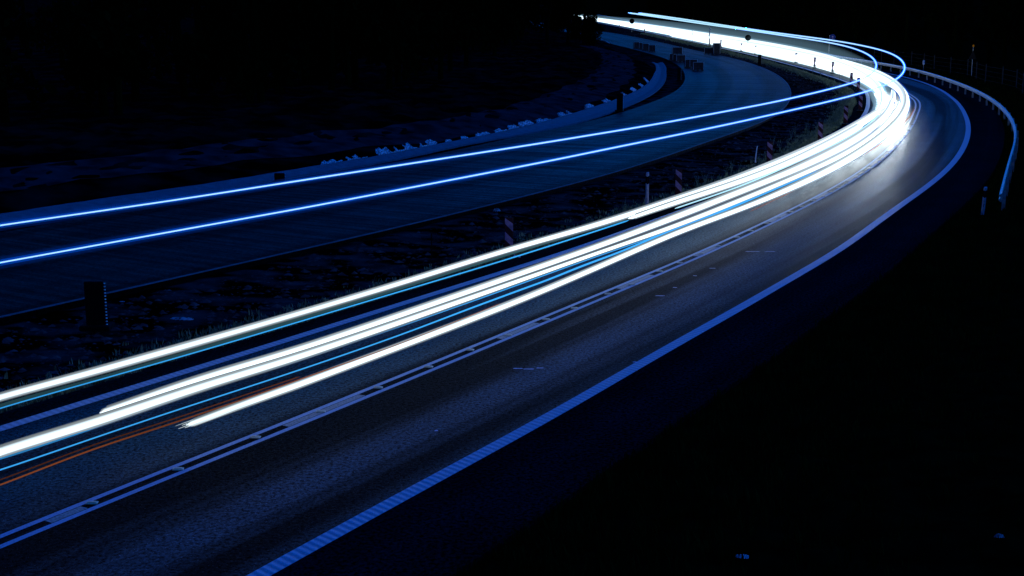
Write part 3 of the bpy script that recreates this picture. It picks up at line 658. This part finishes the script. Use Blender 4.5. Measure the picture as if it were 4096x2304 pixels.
def scrap(x, y, wpx, hpx, label, seed, name='plastic_scrap', zz=None):
    p = G(x, y, 0); s = ppm(p); p[2] = gz(p[0], p[1]) + .01 if zz is None else zz; r = random.Random(seed); n, k = 12, 5; W2 = wpx / s / 2; Hh = hpx / s; vs = []
    for i in range(n + 1):
        for j in range(k + 1):
            u = -1 + 2 * i / n; v = j / k; e = (1 - u * u) ** .5 if abs(u) < 1 else 0
            vs.append((u * W2, (v - .5) * W2 * .8 * (e + .15), Hh * e * (math.sin(v * math.pi) * .8 + .3 * mnoise.noise(Vector((i * .9, j * .9, seed))) + .15)))
    o = mesh(name, vs, [(i * (k + 1) + j, (i + 1) * (k + 1) + j, (i + 1) * (k + 1) + j + 1, i * (k + 1) + j + 1) for i in range(n) for j in range(k) if 'bag' in label or rng.random() > .12], M['film'] if 'bag' in label else M['dull_film'], loc=p)
    o.rotation_euler = (0, 0, rng.uniform(-.4, .4)); return tag(o, label, 'litter')
scrap(2972, 2250, 66, 14, 'crumpled pale bag alone in the black grass at the bottom', 3)
scrap(3990, 2228, 40, 16, 'faint crumpled litter in the bottom right corner', 4)
scrap(1987, 842, 32, 14, 'blue crumpled film at the road edge above the nearest striped beacon', 5)
scrap(727, 1252, 100, 8, 'long flat pale scrap lying in the gravel above the single white trail', 6)
scrap(487, 1196, 24, 3, 'thin pale scrap in the gravel right of the dotted dark panel', 7)
scrap(2040, 876, 12, 3, 'tiny pale scrap in the gravel beside the nearest striped beacon', 8)
# cracked paint marks and road studs
studs = [(368, 2015), (713, 1880), (1022, 1752), (1283, 1649), (1513, 1553), (1715, 1470), (1880, 1402), (2033, 1343), (2185, 1280), (2298, 1235), (2432, 1178), (2526, 1140), (2639, 1088), (2721, 1054), (2805, 1016), (2872, 986), (2949, 951), (3003, 925), (3067, 895), (3115, 872), (3165, 849), (3208, 828), (3254, 805), (3296, 787), (3330, 769), (3360, 753), (3394, 735), (3425, 712), (3456, 693), (3485, 675), (3515, 654), (3531, 643), (3549, 631), (3568, 616), (3587, 600), (3602, 585), (3618, 566), (3632, 545), (3645, 522), (3657, 500), (3666, 478)]
ONES = 'first second third fourth fifth sixth seventh eighth ninth tenth eleventh twelfth thirteenth fourteenth fifteenth sixteenth seventeenth eighteenth nineteenth'.split()
NTH = ONES + [a if not k else b + '-' + ONES[k - 1] for a, b in (('twentieth', 'twenty'), ('thirtieth', 'thirty'), ('fortieth', 'forty')) for k in range(10)]
sm_ = None
for i, (x, y) in enumerate(studs):
    s_, o_ = RA.so(G(x, y)); p = RA.at(s_, max(-.1, min(.1, o_)), .005)
    if sm_ is None:
        m = MB(); m.box(-.085, .085, -.05, .05, 0, .02, .006); m.box(-.06, .06, -.03, .03, .021, .032, .004); o = m.build('road_stud', plain('stud_cream', (.7, .62, .42), .4)); sm_ = o.data
    else: o = bpy.data.objects.new('road_stud', sm_); COL.objects.link(o)
    o.location = p; o.rotation_euler = (0, 0, rng.uniform(-.15, .15)); tag(o, f'cream road stud between the two thin centre lines, {NTH[i]} from the left', 'road stud', 'cream road studs between the centre lines')
for i, (x, y, wp_) in enumerate([(2072, 1474, 40), (2115, 1476, 46), (2160, 1472, 30), (2640, 1183, 40), (2700, 1150, 18), (2780, 1103, 16), (2850, 1073, 26), (3010, 1006, 60), (3080, 1006, 45), (2545, 1448, 30), (1745, 1722, 14)]):
    p = G(x, y, .004); W2 = wp_ / ppm(p) / 2; n = 7
    vs = [(-W2 + 2 * W2 * k / n, (-.018 - .02 * rng.random()) * (1 if 0 < k < n else .2), .001) for k in range(n + 1)] + [(-W2 + 2 * W2 * k / n, (.018 + .02 * rng.random()) * (1 if 0 < k < n else .2), .001) for k in range(n + 1)]
    o = mesh('paint_splash', vs, [(k, k + 1, n + 2 + k, n + 1 + k) for k in range(n)], M['line_paint'], loc=p); tag(o, kind='structure')
m = MB(); 
for a in (-.11, .05): m.add([(a, -.1, 0), (a + .05, -.1, 0), (a + .075, .1, .03), (a + .03, .1, .03), (a, -.1, .012), (a + .05, -.1, .012), (a + .075, .1, .045), (a + .03, .1, .045)], [(4, 5, 6, 7), (0, 1, 5, 4), (1, 2, 6, 5), (2, 3, 7, 6), (3, 0, 4, 7)])
m.box(-.07, .09, -.01, .02, .02, .04)
tag(m.build('road_bracket', M['white_plastic'], loc=G(2067, 1028, .004)), 'small pale H-shaped plastic bracket on the asphalt below the single white trail', 'bracket')
# ------------------------------------------------------------------ trees
leafn = 0
def crown_mesh(centers, count, size, seed):
    r = np.random.default_rng(seed); vs = np.zeros((0, 3)); C = np.array(centers, float)
    wts = C[:, 3] ** 2; ci = r.choice(len(C), count, p=wts / wts.sum())
    d = r.normal(size=(count, 3)); d /= np.linalg.norm(d, axis=1)[:, None]; rad = r.uniform(.35, 1, count) ** .5
    base = C[ci, :3] + d * (C[ci, 3] * rad)[:, None] * np.array([1, 1, .85]) + r.normal(size=(count, 3)) * .1
    u = r.normal(size=(count, 3)); u /= np.linalg.norm(u, axis=1)[:, None]; v = np.cross(u, r.normal(size=(count, 3))); v /= np.linalg.norm(v, axis=1)[:, None]
    sz = size * r.uniform(.6, 1.4, count)[:, None]
    V = np.stack([base - u * sz, base + v * sz * .55, base + u * sz, base - v * sz * .55], 1).reshape(-1, 3)
    return V.tolist(), [(4 * i, 4 * i + 1, 4 * i + 2, 4 * i + 3) for i in range(count)]
def tree(x, y, h, r, label, seed, leaves=2600, size=.16, group=None, low=.3):
    rr = random.Random(seed); t = empty('tree', (x, y, gz(x, y) - .1), label=label, cat='tree', group=group); m = MB()
    bend = [(rr.uniform(-.3, .3) * k / 4, rr.uniform(-.3, .3) * k / 4, h * .8 * k / 5) for k in range(6)]
    m.tube(bend, [.22 * h / 10 * (1 - k * .16) for k in range(6)], 8); cs = []
    for k in range(11):
        f = rr.uniform(low, .95); a = rr.uniform(0, 6.28); q = Vector(bend[min(5, int(f * 5))]); rad = r * (1 - abs(f - .55) * .9) * rr.uniform(.5, .95)
        e = q + Vector((math.cos(a) * rad, math.sin(a) * rad, rr.uniform(.1, .25) * h)); m.tube([q, (q + e) / 2 + Vector((0, 0, .15)), e], [.07, .045, .02], 5)
        cs.append((e[0], e[1], min(e[2], h * .93), r * rr.uniform(.28, .5)))
    m.build('trunk', M['bark'], t); v, f = crown_mesh(cs, leaves, size, seed); mesh('crown', v, f, M['dark_leaf'], t)
    return t
tree(8.2, 205, 12, 3.4, 'dark tree hiding the far left end of the white streak', 1, 7000, .2, low=.1)
tree(5.0, 196, 13, 4.2, 'tall dark tree left of the one hiding the white streak', 2, 7000, .22, low=.1)
tree(12.5, 214, 3.4, 1.7, 'small dark bush with sprigs at the road edge beside the far pallets', 3, 3000, .12, low=.1)
tree(10.6, 208, 5.5, 2.2, 'dark bushy tree between the tall tree and the small bush', 4, 5000, .15, low=.05)
# the black woods either side: one far mass each
def woods(name, spots, seed, leaves, size):
    rr = random.Random(seed); cs = []; m = MB()
    for x, y in spots:
        h = rr.uniform(9, 15); r = rr.uniform(2.2, 3.6); z = gz(x, y)
        m.tube([(x, y, z - .3), (x + rr.uniform(-.4, .4), y, z + h * .5), (x, y + rr.uniform(-.4, .4), z + h * .85)], [.25, .17, .06], 6)
        for k in range(8):
            f = rr.uniform(.12, .95); a = rr.uniform(0, 6.28); q = r * (1.1 - f * .8) * rr.uniform(.3, 1)
            cs.append((x + math.cos(a) * q, y + math.sin(a) * q, z + f * h, r * rr.uniform(.35, .55)))
    b = m.f; v, f = crown_mesh(cs, leaves, size, seed); m.add(v, f)
    return tag(m.build(name, M['dark_leaf']), kind='stuff')
sp = []
for k in range(150):
    f = random.random(); y = 64 + 230 * f ** 1.2; xe = np.interp(y, [60, 77, 90, 120, 200, 300], [-24, -14, -7, -1.5, 3, 6]); sp.append((xe - 2 - random.expovariate(1 / 16), y + random.uniform(0, 8)))
woods('woods', sp, 8, 90000, .32)
sp = []
for k in range(150):
    s_ = 40 + 560 * random.random() ** 1.3
    s_ = min(s_, RR.s[-1] - 5); q = RR.at(s_, 9 + random.expovariate(1 / 18)); sp.append((q[0], q[1]))
woods('woods', sp, 9, 90000, .36)
# ------------------------------------------------------------------ the streaks of light over the road: each at the height of the lamps that drew it
WHITE = lightmat('headlight_white', (.78, .93, 1.0)); BLUEW = lightmat('marker_light_blue', (.45, .80, 1.0)); THINB = lightmat('thin_blue_light', (.04, .42, 1.0)); BLUE = lightmat('side_light_blue', (.0, .30, 1.0))
PALEB = lightmat('pale_blue_light', (.05, .42, 1.0)); ORANGE = lightmat('indicator_orange', (1.0, .27, .09)); TEAL = lightmat('dim_teal_light', (.25, .8, 1.0))
GM = {}; CW = (.50, .80, 1.0); CB = (.0, .11, 1.0); CF = (.33, .62, .85)
GW = [(CW, 1.25, .16), (CB, 1.7, .03)]; GN = [(CW, 1.3, .2), (CF, 1.9, .04)]; GFAR = [(CW, 1.3, .3), (CF, 2.0, .08), (CF, 3.8, .035)]; GB = [(CB, -.042, .40), (CB, -.085, .05)]
def streaky(W3, n, soft):
    """a streak is many lamps' light side by side: uneven round the tube, softer at its top and bottom"""
    if not soft: return np.repeat(W3, n)
    W3 = np.array(W3); a = 2 * np.pi * np.arange(n) / n
    prof = .05 + 1.30 * np.abs(np.cos(a - .2)) ** 1.5 + rng.uniform(-.16, .12, n) * np.abs(np.cos(a)); prof = np.clip(prof, .04, 2)
    wob = 1 + .05 * np.sin(np.arange(len(W3)) / 23.0)[:, None]
    k = np.clip((W3 - 1.25) / 1.2, 0, 1)[:, None]
    return (W3[:, None] * wob * (prof[None] * (1 - k) + k * (.25 + .9 * prof[None]))).ravel()
def trail(pts, h, mat, label, name='light_trail', glow=None, gk=1.7, cat='light trail', n=18, step=14, smooth=2, squash=1.0):
    """pts: x, y, width in px, power"""
    c = catmull(pts, step, smooth); P3, R3, W3 = [], [], []
    for x, y, wd, pw in c:
        p = G(x, y, h); P3.append(p); R3.append(max(.004, wd / 2 / ppm(p))); W3.append(pw * (1.2 if mat is WHITE else 1))
    R3[0] *= .35; R3[-1] *= .35
    o0 = Vector(P3[0]); m = MB(); m.tube([p - o0 for p in P3], R3, n)
    o = mesh(name, m.v, m.f, mat, smooth=True, attr={'power': streaky(W3, n, mat is WHITE)}, loc=o0); tag(o, label, cat, 'streaks of light left by passing lamps')
    if mat is WHITE and len(P3) > 40:      # faint hairlines above and below, added to soften the streak's edges
        for a_, k_, p_ in ((.60, .09, .30), (.74, .05, .12), (-.62, .10, .26), (-.80, .05, .10)):
            m = MB(); m.tube([p - o0 + Vector((0, 0, a_ * 2 * r_)) for p, r_ in zip(P3[2:-2], R3[2:-2])], [max(.004, r_ * 2 * k_) for r_ in R3[2:-2]], 6)
            mesh('strand', m.v, m.f, mat, o, smooth=True, attr={'power': np.repeat([p_ * (1 + .4 * math.sin(i_ / 37 + a_ * 9)) + float(np.interp(P3[i_ + 2][1], [38, 55, 95, 115], [0, .4, .45, 1.1])) for i_ in range(len(P3) - 4)], 6)})
    for g_col, g_k, g_s in (glow or []):  # added emissive sheaths stand for the bloom round the streak
        i = 0
        while i < len(P3) - 1:
            j = i + 1
            while j < len(P3) - 1 and .55 < R3[j] / (R3[i] if i else R3[1]) < 1.7 and j < len(P3) - 1: j += 1
            rr = [r * g_k for r in R3[i:j + 1]]
            if g_k < 0: j = len(P3) - 1; rr = [max(-g_k, 1.15 * r) for r in R3]
            k = round(math.log(g_s / (2 * float(np.mean(rr)))) / math.log(1.15)); key = (g_col, k)
            if key not in GM: GM[key] = glowmat('bloom_sheath', g_col, 1.15 ** k)
            sg = [p - o0 for p in P3[i:j + 1]]; sg[-1] = sg[-1] + (sg[-2] - sg[-1]) * .01; m = MB(); m.tube(sg, rr, 10); mesh('glow', m.v, m.f, GM[key], o, smooth=False); i = j
    return o
def T(s): return [tuple(float(v) for v in q.split(',')) for q in s.split()]
A_ = "2553,52 2689,70 2829,91.5 2969,112 3100,131 3255,151 3383,169 3460,184 3532,200 3596,219 3635,240 3654,264 3647,287 3613,312 3579,328 3510,353 3442,374 3340,400 3213,430 3085,459 3000,478 2900,500 2400,602 2200,643 1200,834 1100,852 0,1050.7 -120,1073"
B_ = "2513,51 2619,66 2724,82 2829,98 2969,117 3100,137 3255,160 3362,177 3425,194 3481,213 3523,234 3542,256 3534,279 3502,301 3447,321 3383,340 3298,362 3191,387 3085,411 3000,427 2606,500 2400,534 2200,567 1200,722.4 700,800 0,901.7 -120,920"
HT = 3.9
def const_w(s, w0, p0): return [(x, y, w0, p0) for x, y in P(s)]
def marker(s, label):
    q = []
    for x, y in P(s):
        k = min(1, max(0, (x - 2200) / 1400)); q.append((x, y, 4.6 + .8 * (1 - k), 1.15))
    return trail(q, HT, BLUEW, label, glow=GB, n=8, smooth=2)
marker(A_, 'thin blue-white streak of the outer loop, lower of the pair crossing the dark road')
marker(B_, 'thin blue-white streak of the inner loop, upper of the pair crossing the dark road')
HB = .65
trail(T("-90,1615,25,0.98 0,1588,25,0.98 350,1493,25,1.00 689,1398,24,1.00 1100,1281,21,1.00 1500,1163,20,1.10 2024,1002,19,1.20 2400,894,20,1.30 2714,792,21,1.33 2924,722,22,1.41 3134,642,26,1.51 3300,568,24,1.6 3390,524,26,1.7 3460,482,26,1.8 3503,453,24,1.8 3524,436,12,1.6"), HB, WHITE,
      'long white streak nearest the grass strip, the uppermost of the thick ones at lower left', glow=GW)
trail(T("3300,582,4,1.5 3400,532,5,1.5 3470,490,7,1.6 3528,447,10,1.7 3550,415,20,1.8 3553,388,24,1.8 3540,360,28,1.8 3508,331,32,1.8 3440,293,34,1.8 3370,266,36,1.8 3298,246,40,1.72 3170,217,38,1.69 3085,200,36,1.65 3000,184,34,1.61 2829,154,28,1.54 2689,129,23,1.48 2549,105,17,1.41 2445,87,11,1.33 2368,75,8,1.30 2260,60,6,1.20"), HB, WHITE,
      'broad white far streak that starts at the dark tree and thins out in the bend', glow=GFAR)
trail(T("2514,874,14,1.25 2714,806,17,1.37 2924,738,18,1.42 3134,660,20,1.53 3300,582,24,1.65 3390,537,24,1.65 3450,496,22,1.65"), HB, WHITE, 'white streak with a rounded left end hugging the underside of the uppermost one', glow=GW)
trail(T("402,1652,27,1.00 792,1518,27,1.00 1200,1395,25,1.10 1800,1191,22,1.20 2400,981,21,1.25 2700,868,23,1.30 3000,750,22,1.37 3170,682,22,1.44 3300,622,26,1.51 3400,570,28,1.61 3480,518,26,1.69 3540,470,22,1.72 3575,428,19,1.75 3582,392,18,1.75 3568,360,14,1.61"), HB, WHITE, 'thick white streak with a blunt left end, upper of the middle pair', glow=GW)
trail(T("-90,1838,36,1.00 0,1806,36,1.00 396,1682,34,1.00 792,1550,30,1.00 1200,1424,26,1.10 1800,1219,20,1.20 2400,1008,14,1.25 2700,903,17,1.30 3000,784,16,1.37 3170,712,15,1.44 3300,655,16,1.51 3400,604,18,1.61 3490,547,18,1.69 3560,485,18,1.72 3592,440,18,1.75 3596,405,14,1.61"), HB, WHITE, 'long white streak running off the left edge, lower of the middle pair', glow=GW)
LOW = trail(T("748,1700,22,1.00 1000,1606,25,1.00 1200,1535,26,1.05 1277,1506,25,1.10 2059,1208,22,1.20 2400,1064,20,1.30 2540,1002,20,1.32 2714,928,19,1.33 3000,821,18,1.37 3170,749,21,1.44 3300,688,24,1.51 3425,618,27,1.61 3510,560,28,1.69 3588,494,30,1.75 3630,448,32,1.79 3646,412,32,1.79 3640,380,30,1.79 3616,352,27,1.75 3566,322,24,1.75 3500,293,24,1.75 3425,268,24,1.72 3340,247,22,1.69"), HB, WHITE, 'lowest thick white streak, with a frayed left end above the centre lines', glow=GW)
trail(T("2680,134,22,1.42 2829,161,26,1.53 3000,195,30,1.59 3170,228,32,1.65 3300,256,34,1.70 3400,288,30,1.76 3460,308,22,1.76 3511,318,14,1.65"), .55, WHITE, 'broad white streak that ends bluntly just inside the bend', glow=GN)
trail(T("3440,306,14,1.65 3500,345,16,1.65 3530,378,14,1.65 3540,405,8,1.53"), .6, WHITE, 'short white streak hidden in the glow at the inner tip of the bend')
trail(T("-90,1662,5,0.80 0,1633,5,0.80 815,1400,5,0.90 1500,1196,5,1.02 2059,1028,5,1.07 2400,919,5,1.22 2515,881,5,1.07"), .6, THINB, 'hair-thin blue streak just below the uppermost white one', n=6)
trail(T("2700,834,5,1.07 3000,730,6,1.31 3300,594,7,1.37 3400,548,7,1.37 3489,494,7,1.37 3540,440,6,1.37 3551,410,5,1.31"), .55, BLUEW, 'hair-thin blue streak round the inside of the bend, below the uppermost white one', n=6)
trail(T("-90,1908,6.5,0.85 0,1880,6.5,0.85 606,1674,5.8,0.85 1200,1479,5.8,0.87 1600,1340,5.8,0.91 1954,1206,7.2,1.05 2040,1176,7.2,1.06 2094,1153,7.9,1.06 2180,1126,7.2,1.06 2269,1087,7.9,1.07 2400,1037,7.9,1.09 2505,1000,7.2,1.09 2600,955,7.9,1.10 2714,915,7.2,1.10 2924,832,6.5,1.11 3100,757,5.8,1.11 3300,672,4.3,1.11"), .7, PALEB, 'wavy pale blue streak between the middle pair and the lowest white one', n=8)
trail(T("-90,1862,6,0.45 0,1836,7,0.45 396,1706,7,0.50 815,1560,7,0.60 1200,1440,7,0.80 1867,1212,6,1.00 2400,1020,6,1.00 2700,917,6,1.00 3000,797,5,1.00"), .55, PALEB, 'dim blue fringe under the lower of the middle pair', n=6)
trail(T("-90,1650,5,0.06 0,1622,14,0.06 350,1526,14,0.06 689,1428,14,0.07 1500,1184,11,0.09 2024,1020,9,0.12 2500,878,7,0.20"), .5, TEAL, 'faint grey-green streak under the uppermost white one', n=6)
trail(T("-90,1972,7.2,0.18 0,1940,7.2,0.18 373,1797,7.2,0.16 675,1698,7.2,0.12 1000,1588,5.6,0.17 1200,1517,4.8,0.20 1600,1375,3.2,0.24 2000,1214,2.4,0.24"), .78, ORANGE, 'orange streak running off the left edge below all the white ones', n=8)
trail(T("-90,1950,5,.06 0,1920,5,.06 373,1780,5,.06 675,1682,5,.07 1200,1506,4,.1"), .85, ORANGE, 'dark red-brown hairline just above the orange streak', n=6)
trail(T("3000,846,2,0.30 3170,766,2,0.40 3340,680,3,0.50 3510,588,3,0.50 3600,518,3,0.50 3640,474,3,0.50 3660,430,2,0.40"), .3, ORANGE, 'hair-thin orange streak along the lower edge of the bend', n=5)
for k, (da, dy, w_, p_) in enumerate([(-46, -13, 4, .5), (-20, -6, 5, .9), (-34, 2, 4, .8), (-8, 8, 5, 1.0), (18, 12, 4, 1.0)]):
    a = (748 + da, 1700 - da * .375 + dy)
    q = [(a[0], a[1], w_ * .5, p_ * .6), (a[0] + 60, a[1] - 22, w_, p_), (a[0] + 150, a[1] - 55 - dy * .2, w_, p_ * 1.1), (a[0] + 260, a[1] - 97 - dy * .5, w_, p_ * 1.1)]
    c_ = catmull(q, 12, 1); P3 = [G(x, y, HB) for x, y, _, _ in c_]; m = MB(); o0 = Vector(LOW.location)
    m.tube([p - o0 for p in P3], [max(.003, c_[i][2] / 2 / ppm(P3[i])) for i in range(len(P3))], 6)
    mesh('strand', m.v, m.f, WHITE, LOW, smooth=True, attr={'power': np.repeat([r_[3] for r_ in c_], 6)})
# the headlamps' forward beams: lamps along the path, turned the way the cars drove
HBEAM = "2829,160 2969,184 3085,206 3170,226 3300,258 3400,285 3500,315 3570,345 3612,385 3612,425 3575,470 3510,525 3400,590 3250,660 3050,760 2750,880 2400,1020"
bc = curve(HBEAM, .6, 14, 2)
def beam(p, d, e, cone=38):
    l = bpy.data.lights.new('headlight_beam', 'SPOT'); l.energy = e; l.color = (.80, .93, 1.0); l.spot_size = math.radians(cone); l.spot_blend = 1; l.shadow_soft_size = .12
    o = bpy.data.objects.new('headlight_beam', l); COL.objects.link(o); o.location = p
    d = Vector(d).normalized(); d.z = .012; o.rotation_euler = d.to_track_quat('-Z', 'Y').to_euler(); return o
cum = 0; last = None; nb = 0
Lc = [0]
for a, b in zip(bc[:-1], bc[1:]): Lc.append(Lc[-1] + (b - a).length)
BEAM = [(0, 500), (60, 900), (110, 1400), (150, 500), (200, 120)]
dd = 2.0
while dd < Lc[-1] - 3:
    i = int(np.searchsorted(Lc, dd)); p = bc[min(i, len(bc) - 1)]; q = bc[min(i + 3, len(bc) - 1)]
    if (q - p).length > .01:
        e = float(np.interp(p[1], [36, 50, 60, 75, 90, 120, 170, 260], [0, 500, 2400, 9000, 13500, 10000, 4500, 2500]))
        if e > 0: beam(Vector((p[0], p[1], .66)), q - p, e, float(np.interp(p[1], [60, 90, 130, 180], [20, 15, 22, 34])))
    dd += 5.0
